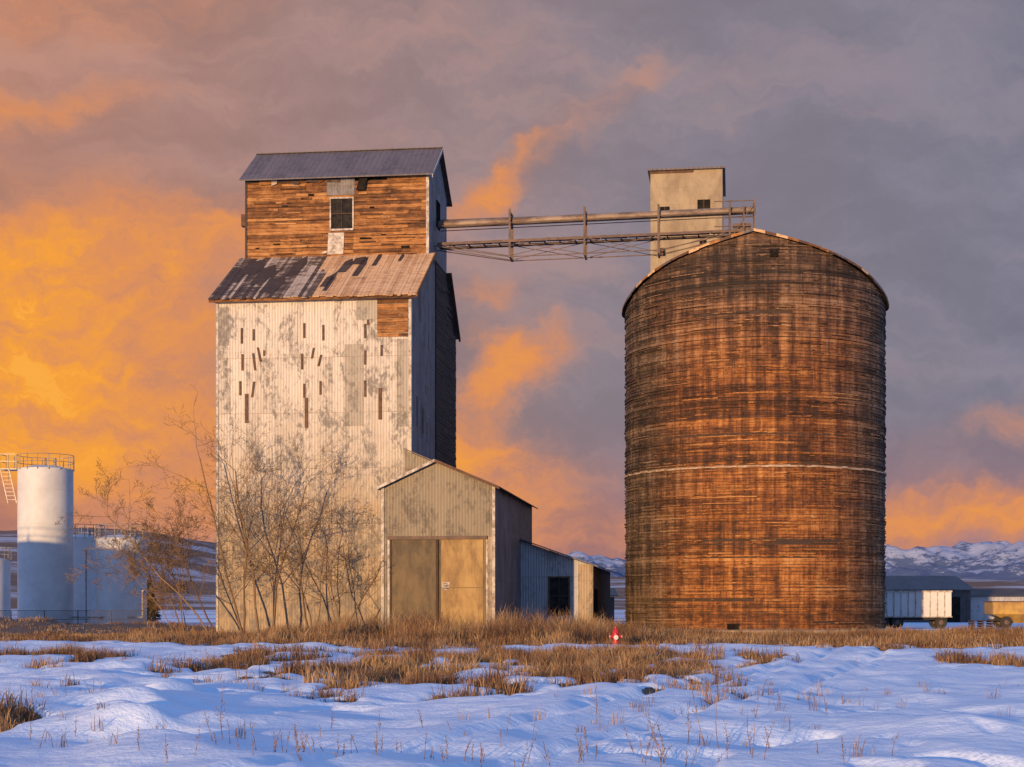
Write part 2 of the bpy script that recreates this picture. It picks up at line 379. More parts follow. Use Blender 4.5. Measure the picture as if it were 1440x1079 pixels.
# ---------------------------------------------------------------- vegetation: grass (one mesh)
def blades(P,H,Wd,lean,tone,name,mat):
    n=len(P); ang=rng.uniform(0,2*np.pi,n); ld=rng.uniform(0,2*np.pi,n)
    wx=np.cos(ang)*Wd;wy=np.sin(ang)*Wd; lx=np.cos(ld)*lean*H; ly=np.sin(ld)*lean*H
    V=np.zeros((n,5,3)); b0=P
    V[:,0]=b0+np.c_[-wx,-wy,-.03*np.ones(n)]; V[:,1]=b0+np.c_[wx,wy,-.03*np.ones(n)]
    V[:,2]=b0+np.c_[lx*.35+wx*.8,ly*.35+wy*.8,H*.6]; V[:,3]=b0+np.c_[lx*.35-wx*.8,ly*.35-wy*.8,H*.6]
    V[:,4]=b0+np.c_[lx,ly,H*(1-.25*lean)]
    V=V.reshape(-1,3); base=np.arange(n)*5
    me=bpy.data.meshes.new(name)
    me.vertices.add(n*5); me.vertices.foreach_set('co',V.ravel())
    li=np.stack([base,base+1,base+2,base+3,base+3,base+2,base+4],1).ravel()
    me.loops.add(n*7); me.loops.foreach_set('vertex_index',li.astype(np.int32))
    me.polygons.add(n*2); ls=np.stack([np.arange(n)*7,np.arange(n)*7+4],1).ravel(); lt=np.tile([4,3],n)
    me.polygons.foreach_set('loop_start',ls.astype(np.int32)); me.polygons.foreach_set('loop_total',lt.astype(np.int32))
    a=me.attributes.new('tone','FLOAT','FACE'); a.data.foreach_set('value',np.repeat(tone,2).astype(np.float32))
    me.update(calc_edges=True); me.validate(); me.materials.append(mat)
    ob=bpy.data.objects.new(name,me); bpy.context.collection.objects.link(ob); return ob
m,g,b=newmat('dry_grass_blades'); t=g.attr('tone')
fin(g,b,g.ramp(t,[(0,(.05,.024,.012,1)),(.35,(.16,.078,.035,1)),(.7,(.33,.195,.085,1)),(1,(.56,.40,.22,1))]),None,.75); GM=m
P=[];H=[];W=[];Ln=[];T=[]
def tuft(x,y,h,n,spread,wd):
    z=hgt(x,y); tt=min(1,max(0,.5+.9*nz(x,y,3,44)+random.uniform(-.3,.3)))
    for _ in range(n):
        a=random.random()*6.283; r=spread*math.sqrt(random.random())
        P.append((x+r*math.cos(a),y+r*math.sin(a),z)); H.append(h*random.uniform(.4,1.1)*(1.35 if random.random()<.06 else 1)); W.append(wd*random.uniform(.6,1.3))
        Ln.append(random.uniform(.05,.75)); T.append(min(1,max(0,tt*.55+random.random()*.45)))
def blocked(x,y):
    if y>86.8-.12*(x+16) and -17<x<-5: return True
    if y>82.2 and -7<x<1: return True
    if y>92 and -1<x<5.5: return True
    if (x-14.93)**2+(y-97.5)**2<8.5**2: return True
    if 54.5<y<61.5 and abs(x-4.0*y/60.9)<.6: return True
    return False
k=0
while k<7200:
    y=random.uniform(55,98); x=random.uniform(-.34,.34)*y
    if blocked(x,y) or bare(x,y)<.5: continue
    tall=math.exp(-((x+4.0)/6.8)**2)*sm(64,76,y)+.45*math.exp(-((x-3)/4)**2)*sm(58,70,y)
    cl=sm(-.22,.32,nz(x,y,2.4,51))
    if random.random()>.18+.82*cl: continue
    if y<70 or tall<.3:
        if random.random()<.3: continue
    h=(.20+.42*cl*random.random())+1.0*tall*(.30+.95*cl)*random.uniform(.55,1.2)
    if x>7: h*=.7+.35*cl
    if x<-18: h*=.6
    tuft(x,y,h,13,.28,.010); k+=1
k=0
while k<5200:
    y=random.uniform(17,57); x=random.uniform(-.34,.34)*y
    if bare(x,y)<.45: continue
    cl=nz(x,y,1.1,17)
    if cl<-.04 and random.random()<.85: continue
    tuft(x,y,random.uniform(.12,.42)*(1+1.0*max(0,cl)),14,.17,.0045+.00007*y); k+=1
for _ in range(700):
    y=random.uniform(17,56); x=random.uniform(-.33,.33)*y
    if nz(x,y,5,21)+.5*nz(x,y,1.2,23)<.18: continue
    tuft(x,y,random.uniform(.1,.30),random.choice((4,7,14)),.1,.004)
blades(np.array(P),np.array(H),np.array(W),np.array(Ln),np.array(T),'dry_grass',GM)

# dry weeds in the foreground
m,g,b=newmat('weed_stems'); t=g.attr('tone'); fin(g,b,g.ramp(t,[(0,(.10,.05,.03,1)),(1,(.33,.2,.11,1))]),None,.8); M['weed']=m
def weed(mb,x,y,h):
    z=hgt(x,y)-.03; p=Vector((x,y,z)); d=Vector((random.uniform(-.25,.25),random.uniform(-.25,.25),1)).normalized(); n=9
    bushy=random.random()<.4
    for i in range(n):
        q=p+d*h/n; rr=.0048*(1-i/n)+.0013
        mb.cyl(p,q,rr,rr*.85,3,'weed',False)
        if i>(1 if bushy else 4):
            for _ in range(random.choice((1,1,2))):
                a=random.random()*6.28; L=h*random.uniform(.08,.26)*(1.2-i/n)
                e=p+Vector((math.cos(a)*.5,math.sin(a)*.5,random.uniform(.6,1)))*L
                mb.cyl(p,e,.0025,.0015,3,'weed',False)
                for kk in range(3):
                    s0=p.lerp(e,random.uniform(.5,1)); e2=s0+Vector((random.uniform(-1,1),random.uniform(-1,1),random.uniform(.3,1)))*L*.22
                    mb.cyl(s0,e2,.002,.0045,3,'weed',False)
        p=q; d=(d+Vector((random.uniform(-.12,.12),random.uniform(-.12,.12),0))).normalized()
mb=MB()
for (cx,cy,n,hh,sp) in [(-3.2,17.6,2,.95,.3),(-1.9,16.7,34,.36,.8),(-.2,16.5,20,.32,.6),(.55,16.6,8,.32,.3),(2.35,17.6,6,1.15,.25),(1.7,17,9,.6,.3),(3.6,17.2,4,.35,.8),(-6.0,19,8,.3,.5),(-1.2,19.5,8,.3,1),(-8,27,8,.4,.7),(2.2,22,7,.4,1)]:
    for _ in range(n): weed(mb,cx+random.gauss(0,sp),cy+random.gauss(0,.5),hh*random.uniform(.4,1.1))
mb.build('dry_weeds')

# ---------------------------------------------------------------- bare trees
m,g,b=newmat('bark'); t=g.attr('tone'); n=g.noise(g.obj(),3,4,.7)
fin(g,b,g.mix(n,g.ramp(t,[(0,(.12,.065,.03,1)),(1,(.42,.26,.115,1))]),(.10,.06,.035,1)),None,.9); M['bark']=m
def tree(name,x,y,H,trunks,spread,r0,seed,lean=(0,0),dens=1.0,maxlev=4):
    random.seed(seed); mb=MB()
    def grow(p,d,L,r,lev):
        n=6 if lev==0 else (4 if lev<3 else 3)
        tone=random.random()
        for i in range(n):
            q=p+d*(L/n); r2=r*(1-.62/n*1.2)
            mb.cyl(p,q,max(r,.009),max(r2,.006),5 if lev<2 else 3,'bark',False,tone)
            p=q; r=r2
            d=(d+Vector((random.gauss(0,.13),random.gauss(0,.13),random.gauss(.02,.06)))).normalized()
            if lev<maxlev and (i>0 or lev>0):
                for _ in range(1 if random.random()>.5*dens else 2):
                    if dens<.7 and lev>=2 and random.random()<.25: continue
                    a=random.random()*6.283; tilt=random.uniform(.5,1.15)
                    s_=d.orthogonal().normalized(); s_.rotate(Matrix.Rotation(a,3,d))
                    nd=(d*math.cos(tilt)+s_*math.sin(tilt)); nd.z+=.06; nd.normalize()
                    grow(p.copy(),nd,L*random.uniform(.36,.62)*(1-.35*i/n),r*.52,lev+1)
    for k in range(trunks):
        a=random.random()*6.28; d=Vector((math.cos(a)*spread+lean[0],math.sin(a)*spread*.6+lean[1],1)).normalized()
        grow(Vector((x+random.gauss(0,.25),y+random.gauss(0,.2),-.05)),d,H*random.uniform(.62,.85),r0*random.uniform(.7,1.1),0)
    o=mb.build(name); return o
tree('bare_tree',-12.9,84.0,12.6,2,.12,.085,11,(-.02,0),.6)
tree('bare_tree',-14.8,84.3,11.8,2,.16,.075,23,(-.10,0),.6)
tree('bare_tree',-16.0,84.2,10.2,2,.20,.065,35,(-.42,0),.9)
tree('bare_tree',-10.6,84.2,8.6,3,.34,.055,41,(.05,0),.6)
tree('bare_tree',-8.9,83.8,7.2,3,.34,.045,57,(.05,0),.6)
tree('bare_shrub',-17.4,84.6,6.4,4,.45,.04,66,(-.38,0),.9)
random.seed(99)

# ---------------------------------------------------------------- grain elevator
EL=empty('grain_elevator',(-16.33,87.33,0),R(-7)); Wd,Dp=10.91,15.2
CF,CB=5.56,11.9; ZE,ZEb,ZC,ZT,ZR=18.63,18.95,21.95,26.8,29.0; CR=8.75
mb=MB()
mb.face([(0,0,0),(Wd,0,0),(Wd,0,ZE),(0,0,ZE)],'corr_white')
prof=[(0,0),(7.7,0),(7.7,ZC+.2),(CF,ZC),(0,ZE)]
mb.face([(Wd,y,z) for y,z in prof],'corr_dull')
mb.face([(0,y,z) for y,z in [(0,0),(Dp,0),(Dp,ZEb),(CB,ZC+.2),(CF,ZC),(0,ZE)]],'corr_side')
mb.face([(Wd,7.7,0),(Wd,Dp,0),(Wd,Dp,ZEb),(Wd,CB,ZC+.2),(Wd,7.7,ZC+.2)],'wood_dark')
mb.face([(0,Dp,0),(Wd,Dp,0),(Wd,Dp,ZEb),(0,Dp,ZEb)],'wood_dark')
mb.build('walls',EL)
def planks(mb,x0,x1,z0,z1,yf,ph,mat,axis='x',skip=None,lmin=1.5,lmax=4.5,thick=.045,top=None):
    z=z0
    while z<z1-.02:
        zz=min(z+ph,z1); x=x0
        while x<x1-.01:
            xe=min(x+random.uniform(lmin,lmax),x1)
            if x1-xe<.4: xe=x1
            off=random.uniform(.0,.03)
            if not(skip and skip((x+xe)/2,(z+zz)/2,x,xe)) :
                g1=random.uniform(.010,.028); dz=random.gauss(0,.008)
                if axis=='x': mb.boxv((x+.003,yf-thick-off,z+g1),(xe-x-.006,0,dz),(0,thick,0),(0,0,zz-z-g1),mat)
                else: mb.boxv((yf,x+.006,z+g1),(0,xe-x-.012,dz),(thick+off,0,0),(0,0,zz-z-g1),mat)
            x=xe
        z=zz
mb=MB()
def topz(y): 
    return ZC+.2 if y<CB else ZC+.2+(ZEb-ZC-.2)*(y-CB)/(Dp-CB)
planks(mb,7.72,Dp,.1,ZC,Wd+.01,.22,'wood_dark','y',skip=lambda c,z,a,b_: z>topz(b_)-.15)
mb.build('side_boards',EL)
mb=MB()
def fx(px): return (px-305)/275*Wd
def fz(py): return 1.7+(850-py)*.0391
slots=[(341,460,482,0),(358,462,478,0),(430,455,476,0),(457,458,480,0),(342,497,520,0),(358,496,520,-3),(365,488,508,-4),(427,498,520,0),(443,490,505,3),(453,500,516,4),
(516,458,478,0),(516,495,515,0),(539,488,503,0),(339,535,555,0),(358,536,558,3),(348,553,594,0),(430,540,560,0),(453,537,556,0),(433,560,602,0),(516,537,560,0),(537,548,592,0),(373,492,500,0),(520,452,460,0)]
for px,a,b_,sl in slots:
    x=fx(px); w2=.06 if b_-a<30 else .095
    mb.boxv((x-w2-sl*.03,-.05,fz(b_)),(2*w2,0,0),(0,.045,0),(sl*.04,0,fz(a)-fz(b_)),'slot')
planks(mb,fx(533),fx(576),fz(477),fz(421),-.01,.2,'wood',lmin=1,lmax=2)
for z in (fz(485),fz(602),fz(700),fz(790)):
    x=0
    while x<Wd:
        xe=min(Wd,x+random.uniform(.7,2.2)); dz=random.uniform(-.05,.05)
        mb.box(x+.01,xe-.01,-.012,-.002,z-.5+dz*3,z+dz,'corr_white'); x=xe
for (a,b_,t_,bo,mt) in [(487,513,486,600,'corr_mid'),(305,318,485,560,'corr_white'),(560,577,480,602,'corr_mid'),(395,420,430,486,'corr_white'),(503,533,421,452,'corr_mid'),(306,322,430,484,'corr_mid')]:
    mb.box(fx(a),fx(b_),-.03,-.015,fz(bo),fz(t_),mt)
mb.box(-.03,.10,-.05,-.031,0,ZE,'white_trim'); mb.box(Wd-.12,Wd+.03,-.055,-.033,0,ZE,'white_trim'); mb.box(Wd+.003,Wd+.03,0,.3,0,ZE-.1,'white_trim')
mb.box(-.1,Wd+.1,-.2,-.06,ZE-.28,ZE-.05,'white_trim')
for _ in range(14):
    y=random.uniform(.5,6.5); z=random.uniform(6,18)
    mb.box(Wd+.004,Wd+.02,y,y+random.uniform(.1,.9),z,z+random.uniform(.4,2.2),random.choice(('corr_side','corr_dull','slot')))
mb.build('front_details',EL)
# lower front roof: boards running down the slope
mb=MB(); y0,z0=-.35,ZE-.12; y1,z1=CF+.02,ZC+.05
x=-.35
while x<Wd+.3:
    wv=random.uniform(.16,.24); xe=min(x+wv,Wd+.35)
    f=0
    while f<1:
        fe=min(1,f+random.uniform(.35,.8)); 
        if fe>.85: fe=1
        e=0 if f>0 else random.uniform(-.03,.0)
        sl=Vector((0,y1-y0,z1-z0)); o_=Vector((x+.006,y0,z0+random.uniform(0,.03)))+sl*(f+e)
        left = (x+nz(x,f*4,2)*1.6)<5.2
        mt='shingle' if left else 'plank_tan'
        mb.boxv(o_,(xe-x-.012,0,0),sl*(fe-f-.004-e),Vector((0,-.03,.05)),mt)
        f=fe
    x=xe
for cx,cf,ww,ff in [(6.1,.55,.5,.35),(7.1,.45,.35,.5),(6.6,.75,.7,.2),(7.9,.7,.25,.35),(5.6,.2,.4,.3),(3.2,.5,.6,.5),(1.4,.3,.8,.5),(9.3,.8,.2,.2),(5.9,.1,.25,.5),(2.3,.1,.9,.4),(.4,.55,.9,.4)]:
    sl=Vector((0,y1-y0,z1-z0)); nrm=Vector((0,-.5,.85))*.09
    a=Vector((cx,y0,z0))+sl*cf+nrm
    mb.face([a,a+Vector((ww,0,0)),a+Vector((ww*1.3,0,0))+sl*ff*.6,a+Vector((ww*.9,0,0))+sl*ff,a+Vector((.2*ww,0,0))+sl*ff*.8],'shingle',0)
mb.face([(-.2,y0,z0-.06),(Wd+.2,y0,z0-.06),(Wd+.2,y1,z1-.06),(-.2,y1,z1-.06)],'wood_dark')
mb.boxv((-.35,y0,z0-.17),(Wd+.7,0,0),(0,.06,0),(0,0,.16),'wood')
mb.boxv((Wd+.351,y0,z0-.1),(.05,0,0),(0,y1-y0,z1-z0),(0,0,.2),'wood')
mb.face([(-.3,Dp+.3,ZEb-.25),(Wd+.3,Dp+.3,ZEb-.25),(Wd+.3,CB,ZC+.28),(-.3,CB,ZC+.28)],'roof_metal')
mb.boxv((Wd+.2,Dp+.3,ZEb-.4),(.12,0,0),(0,CB-Dp-.3,ZC+.5-ZEb),(0,0,.18),'slot')
mb.build('lower_roof',EL)
# cupola
mb=MB()
mb.face([(0,CF,ZC-.2),(Wd,CF,ZC-.2),(Wd,CF,ZT),(0,CF,ZT)],'dark')
gp=[(CF,ZC-.2),(CB,ZC-.2),(CB,ZT),(CR,ZR-.08),(CF,ZT)]
mb.face([(0,y,z) for y,z in gp],'wood_dark'); mb.face([(Wd,y,z) for y,z in gp],'corr_dull')
mb.face([(0,CB,ZC-.2),(Wd,CB,ZC-.2),(Wd,CB,ZT),(0,CB,ZT)],'wood_dark')
def cx_(px): return (px-345.8)/257.2*Wd
def cz_(py): return 1.7+(850-py)*.0415
def sk(c,z,a,b_): return cx_(497)<c<cx_(522) and z>cz_(272)
planks(mb,0,cx_(466),ZC,ZT-.1,CF,.2,'wood',lmin=2.5,lmax=6)
planks(mb,cx_(498),Wd,ZC,ZT-.1,CF,.2,'wood',skip=sk,lmin=1.5,lmax=5)
planks(mb,cx_(466),cx_(498),ZC,cz_(323),CF,.2,'wood')
planks(mb,cx_(466),cx_(498),cz_(279),ZT-.1,CF,.2,'wood')
for _ in range(60):
    x=random.uniform(.1,Wd-1.5); z=ZC+.2*int(random.uniform(0,22)); L=random.uniform(.3,1.8)
    if cx_(455)<x+L and x<cx_(505): continue
    mb.boxv((x,CF-.13,z+.02),(L,0,random.uniform(-.03,.03)),(0,.03,0),(0,0,random.uniform(.04,.12)),'wood',random.choice((0,.0,1.2,.9)))
for _ in range(16):
    x=random.uniform(.1,Wd-1.5); z=ZC+.2*int(random.uniform(2,22)); 
    if cx_(455)<x+.8 and x<cx_(505): continue
    mb.box(x,x+random.uniform(.15,.8),CF-.10,CF-.085,z,z+random.uniform(.06,.16),'dark')
mb.box(cx_(461),cx_(500),CF-.11,CF-.085,cz_(275),ZT-.05,'corr_side')
mb.boxv((cx_(503),CF-.3,cz_(270)),(.5,0,0),(0,.05,0),(.25,.1,1.0),'dark')
mb.boxv((cx_(462),CF-.12,cz_(358)),(.95,0,.0),(0,.02,0),(.05,0,1.25),'white_trim')
mb.boxv((cx_(455),CF-.16,cz_(357)),(1.0,0,.16),(0,.03,0),(0,0,.12),'white_trim')
mb.box(-.02,.1,CF-.10,CF-.07,ZC,ZT,'wood_dark'); mb.box(Wd-.14,Wd+.03,CF-.12,CF-.085,ZC,ZT,'white_trim')
x=0
while x<5.0:
    L=random.uniform(.3,.9); d=random.uniform(.1,.5)
    mb.boxv((x,CF-.16,ZT-.15-d),(L,0,random.uniform(-.12,.12)),(0,.02,0),(0,0,d),random.choice(('shingle','wood','plank_tan')),random.random()); x+=L
mb.build('cupola_walls',EL)
mb=MB()
x0,x1,z0,z1=cx_(467),cx_(497),cz_(322),cz_(280)
mb.box(x0,x1,CF-.03,CF-.01,z0,z1,'glass')
f=CF-.12
for a in ((x0-.08,x0,z0-.08,z1+.08),(x1,x1+.08,z0-.08,z1+.08)): mb.box(a[0],a[1],f,f+.07,a[2],a[3],'white_trim')
mb.box(x0,x1,f,f+.07,z1,z1+.08,'white_trim'); mb.box(x0-.05,x1+.05,f-.05,f-.002,z0-.13,z0-.02,'white_trim')
mb.box(x0,x1,f+.02,f+.06,(z0+z1)/2-.03,(z0+z1)/2+.03,'wood_dark'); mb.box((x0+x1)/2-.02,(x0+x1)/2+.02,f+.025,f+.055,z0,z1,'wood_dark')
mb.build('cupola_window',EL)
mb=MB(); ov=.28
def slab(mb,a,b_,c,d,t,mat):
    a,b_,c,d=map(Vector,(a,b_,c,d)); up=Vector((0,0,t))
    mb.face([a+up,b_+up,c+up,d+up],mat); mb.face([a,b_,c,d],'wood_dark')
    for p_,q in ((a,b_),(b_,c),(c,d),(d,a)): mb.face([p_,q,q+up,p_+up],mat)
slope=(ZR-ZT)/(CR-CF)
slab(mb,(-ov,CF-.5,ZT-.5*slope+.02),(Wd+ov,CF-.5,ZT-.5*slope+.02),(Wd+ov,CR,ZR),(-ov,CR,ZR),.07,'roof_metal')
slab(mb,(Wd+ov,CB+.5,ZT-.35),(-ov,CB+.5,ZT-.35),(-ov,CR+.001,ZR),(Wd+ov,CR+.001,ZR),.07,'roof_metal')
mb.box(-ov,Wd+ov,CR-.12,CR+.12,ZR+.06,ZR+.11,'roof_metal')
mb.boxv((Wd+ov,CF-.5,ZT-.5*slope-.14),(.04,0,0),(0,CR-CF+.5,ZR-ZT+.5*slope),(0,0,.2),'corr_blue')
mb.box(Wd+.01,Wd+.06,8.1,9.2,24.2,25.8,'dark'); mb.box(-.35,-.02,CF+.2,CF+.6,24,24.7,'slot')
mb.build('cupola_roof',EL)
mb=MB()
mb.face([(Wd-.35,-.07,0),(Wd+4.2,-.07,0),(Wd+4.2,-.07,8.2),(Wd-.35,-.07,10.1)],'corr_gray')
slab(mb,(Wd-.4,-.2,10.15),(Wd+4.4,-.2,8.12),(Wd+4.4,9,8.12),(Wd-.4,9,10.15),.06,'roof_metal')
mb.build('lean_to',EL)

# ---------------------------------------------------------------- front shed + side shed
SH=empty('corrugated_shed',(-6.82,82.73,0),R(-7)); w_=5.94; L_=18.0; he=7.88; hr=9.2; xr=2.85
mb=MB()
dx0,dx1,dz=.43,5.48,5.2
mb.face([(0,0,dz),(w_,0,dz),(w_,0,he),(xr,0,hr),(0,0,he)],'corr_gray')
mb.face([(0,0,0),(dx0,0,0),(dx0,0,dz),(0,0,dz)],'corr_gray'); mb.face([(dx1,0,0),(w_,0,0),(w_,0,dz),(dx1,0,dz)],'corr_white')
mb.face([(w_,0,0),(w_,L_,0),(w_,L_,he),(w_,0,he)],'corr_side'); mb.face([(0,0,0),(0,L_,0),(0,L_,he),(0,0,he)],'corr_side')
mb.face([(0,L_,0),(w_,L_,0),(w_,L_,he),(xr,L_,hr),(0,L_,he)],'corr_side')
mb.build('walls',SH)
mb=MB(); o1=.3
sl=(hr-he)/xr; sr=(hr-he)/(w_-xr)
slab(mb,(-o1,-.3,he-o1*sl),(xr,-.3,hr),(xr,L_+.3,hr),(-o1,L_+.3,he-o1*sl),.06,'roof_metal')
slab(mb,(xr+.001,-.3,hr),(w_+o1,-.3,he-o1*sr),(w_+o1,L_+.3,he-o1*sr),(xr+.001,L_+.3,hr),.06,'roof_metal')
mb.boxv((-o1,-.34,he-o1*sl-.1),(xr+o1,0,hr-he+o1*sl),(0,.035,0),(0,0,.16),'white_trim')
mb.boxv((xr+.003,-.34,hr-.1),(w_-xr+o1,0,-(hr-he+o1*sr)),(0,.035,0),(0,0,.16),'slot')
for _ in range(12):
    y=random.uniform(1,17); mb.boxv((w_+o1,y,he-o1*sr-.02),(.12,0,-.05),(0,random.uniform(.3,1),0),(0,0,.05),'slot')
mb.build('roof',SH)
mb=MB(); xm=3.03
mb.box(dx0,xm-.02,-.04,-.005,.1,dz-.12,'door_l'); mb.box(xm+.02,dx1,-.06,-.02,.1,dz-.12,'door_r')
mb.box(dx0-.1,dx1+.1,-.14,-.065,dz-.12,dz+.06,'rust'); mb.box(xm-.03,xm+.03,-.075,-.062,.1,dz-.12,'dark')
for x in (dx0+.02,xm-.15): mb.box(x,x+.1,-.055,-.042,.1,dz-.13,'wood_dark')
for x in (xm+.04,dx1-.12): mb.box(x,x+.08,-.075,-.062,.1,dz-.13,'door_l')
for z in (.5,2.6,4.9): mb.box(dx0+.13,xm-.16,-.053,-.042,z,z+.07,'door_l')
for z in (2.55,): mb.box(xm+.13,dx1-.13,-.07,-.062,z,z+.03,'door_l')
mb.box(-.04,.12,-.06,-.01,0,he-.05,'white_trim'); mb.box(w_-.1,w_+.05,-.06,-.01,0,he-.05,'white_trim'); mb.box(dx0-.12,dx0-.01,-.05,-.004,0,dz-.13,'white_trim')
mb.box(dx1+.03,dx1+.13,-.05,-.004,0,dz-.13,'white_trim')
mb.build('doors',SH)
mb=MB(); mb.box(xm+.18,xm+.58,-.10,-.08,2.45,2.85,'white_trim')
for i in range(4): mb.box(xm+.22,xm+.54-.05*(i%2),-.106,-.101,2.51+i*.08,2.54+i*.08,'dark')
mb.build('notice_sign',SH)

S2=empty('side_shed',(.506,93.6,0),R(-7)); ws=4.3; Ls=17; h0,h1=5.5,3.95
mb=MB()
mb.face([(0,0,0),(ws,0,0),(ws,0,h1),(0,0,h0)],'corr_blue'); 
mb.face([(ws,0,0),(ws,Ls,0),(ws,Ls,h1),(ws,0,h1)],'wood_dark'); mb.face([(0,Ls,0),(ws,Ls,0),(ws,Ls,h1),(0,Ls,h0)],'wood_dark')
mb.box(3.42,ws+.01,-.03,-.01,.1,h1+.12,'corr_white')  # sunlit strip past the shadow edge, painted in as a warmer panel
mb.box(ws+.01,ws+.06,.5,3.2,.1,2.6,'dark'); mb.box(-.1,ws,-.08,-.035,0,.35,'conc_base')
mb.build('walls',S2)
mb=MB(); slab(mb,(-.2,-.35,h0+.1),(ws+.35,-.35,h1-.08),(ws+.35,Ls+.3,h1-.08),(-.2,Ls+.3,h0+.1),.07,'roof_metal'); mb.build('roof',S2)
mb=MB(); x0,x1,z0,z1=1.75,2.85,1.15,3.25
mb.box(x0,x1,-.04,-.01,z0,z1,'glass')
for a in ((x0-.1,x0,z0-.1,z1+.1),(x1,x1+.1,z0-.1,z1+.1),(x0,x1,z1,z1+.1),(x0,x1,z0-.1,z0)): mb.box(a[0],a[1],-.09,-.02,a[2],a[3],'slot')
mb.box(x0,x1,-.07,-.042,2.15,2.22,'wood_dark'); mb.box((x0+x1)/2-.025,(x0+x1)/2+.025,-.068,-.043,z0,z1,'wood_dark')
mb.build('window',S2)

# ---------------------------------------------------------------- wooden silo
SR=7.9; SI=empty('wooden_grain_silo',(14.93,97.5,0),R(-8.7))
ZS0,ZS1=19.7,22.9
def stop(x):
    t=min(1,abs(x)/SR); return ZS1-(ZS1-ZS0)*(.64*t+.36*t**5)
def spt(s,z,off):
    a=s/SR; r=SR+off; return Vector((r*math.sin(a),-r*math.cos(a),z))
mb=MB(); N=120
for i in range(N):
    s0=-math.pi*SR+2*math.pi*SR*i/N; s1=s0+2*math.pi*SR/N
    a,b_=spt(s0,0,-.05),spt(s1,0,-.05); ta=spt(s0,stop(a.x),-.05); tb=spt(s1,stop(b_.x),-.05)
    mb.face([a,b_,tb,ta],'wood_dark',.1,[(s0,0),(s1,0),(s1,tb.z),(s0,ta.z)])
mb.build('core',SI)
mb=MB(); ph=.19; z=.15; row=0; rt=.5
while z<ZS1:
    rowoff=random.gauss(0,.024); rt=.5*rt+.5*random.random()
    if random.random()<.09: rt=random.choice((0,1.0))
    s=-math.pi*SR+random.uniform(0,3); s_end=s+2*math.pi*SR
    while s<s_end-.01:
        L=random.uniform(2.5,8.5); se=min(s+L,s_end)
        if random.random()>.008:
            off=rowoff+random.gauss(0,.010); tone=min(1.2,max(0,.95*rt+.32*(random.random()-.3)+(.3 if random.random()<.05 else 0))); n=max(1,int((se-s)/.7)); dz=random.gauss(0,.008)
            for i in range(n):
                a=s+.002+(se-s-.004)*i/n; c=s+.002+(se-s-.004)*(i+1)/n
                def zt(q,zz): return min(zz,stop(spt(q,0,0).x)-.02)
                zb=z+.022+dz; zu=z+ph
                za0,za1=zt(a,zb),zt(a,zu); zc0,zc1=zt(c,zb),zt(c,zu)
                if za1-za0<.01 and zc1-zc0<.01: continue
                A,B,C_,D=spt(a,za0,off),spt(c,zc0,off),spt(c,zc1,off*.6),spt(a,za1,off*.6)
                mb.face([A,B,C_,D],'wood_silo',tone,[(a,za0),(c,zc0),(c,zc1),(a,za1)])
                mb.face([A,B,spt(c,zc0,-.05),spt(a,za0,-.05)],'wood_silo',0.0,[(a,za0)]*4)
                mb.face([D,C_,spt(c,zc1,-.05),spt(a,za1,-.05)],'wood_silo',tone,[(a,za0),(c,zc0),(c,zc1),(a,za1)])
        s=se
    z+=ph; row+=1
mb.build('cribbed_boards',SI)
mb=MB()
for _ in range(1700):
    s=random.uniform(-13,13); z=.16+.19*int(random.uniform(0,118)); L=random.choice((.08,.15,.3,.7,1.4,2.2)); 
    if z>stop(spt(s,0,0).x)-.3: continue
    hh_=random.uniform(.02,.06); n=max(1,int(L/.5)); zo=random.uniform(0,.12); tn=random.choice((0,0,.1,.9,1.3,1.6)); of=random.uniform(.05,.07)
    for i in range(n):
        A=spt(s+L*i/n,z+zo,of); B=spt(s+L*(i+1)/n,z+zo,of); up=Vector((0,0,hh_)); A2=spt(s+L*i/n,z+zo,0); B2=spt(s+L*(i+1)/n,z+zo,0)
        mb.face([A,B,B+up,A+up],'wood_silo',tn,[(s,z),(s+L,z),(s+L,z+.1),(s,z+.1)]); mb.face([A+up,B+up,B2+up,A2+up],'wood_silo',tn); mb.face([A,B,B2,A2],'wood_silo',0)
mb.build('loose_splinters',SI)
mb=MB()
for i in range(N):
    s0=-math.pi*SR+2*math.pi*SR*i/N; s1=s0+2*math.pi*SR/N
    for zz,hh,mt in ((9.5,.10,'hoop'),(1.2,.05,'slot'),(15.2,.04,'slot'),(12.3,.04,'slot'),(6.6,.04,'slot')):
        if mt=='slot' and random.random()<.4: continue
        q=random.uniform(-.025,.025); hh*=random.uniform(.7,1.2)
        A,B=spt(s0,zz+q,.08),spt(s1,zz+q,.08); up=Vector((0,0,hh)); A2,B2=spt(s0,zz+q,0),spt(s1,zz+q,0)
        mb.face([A,B,B+up,A+up],mt); mb.face([A+up,B+up,B2+up,A2+up],mt); mb.face([A,B,B2,A2],mt)
mb.build('hoops',SI)
mb=MB()
NX=40; RO=SR+.24
def rz(x): return stop(x*SR/RO) if abs(x)<=RO else ZS0
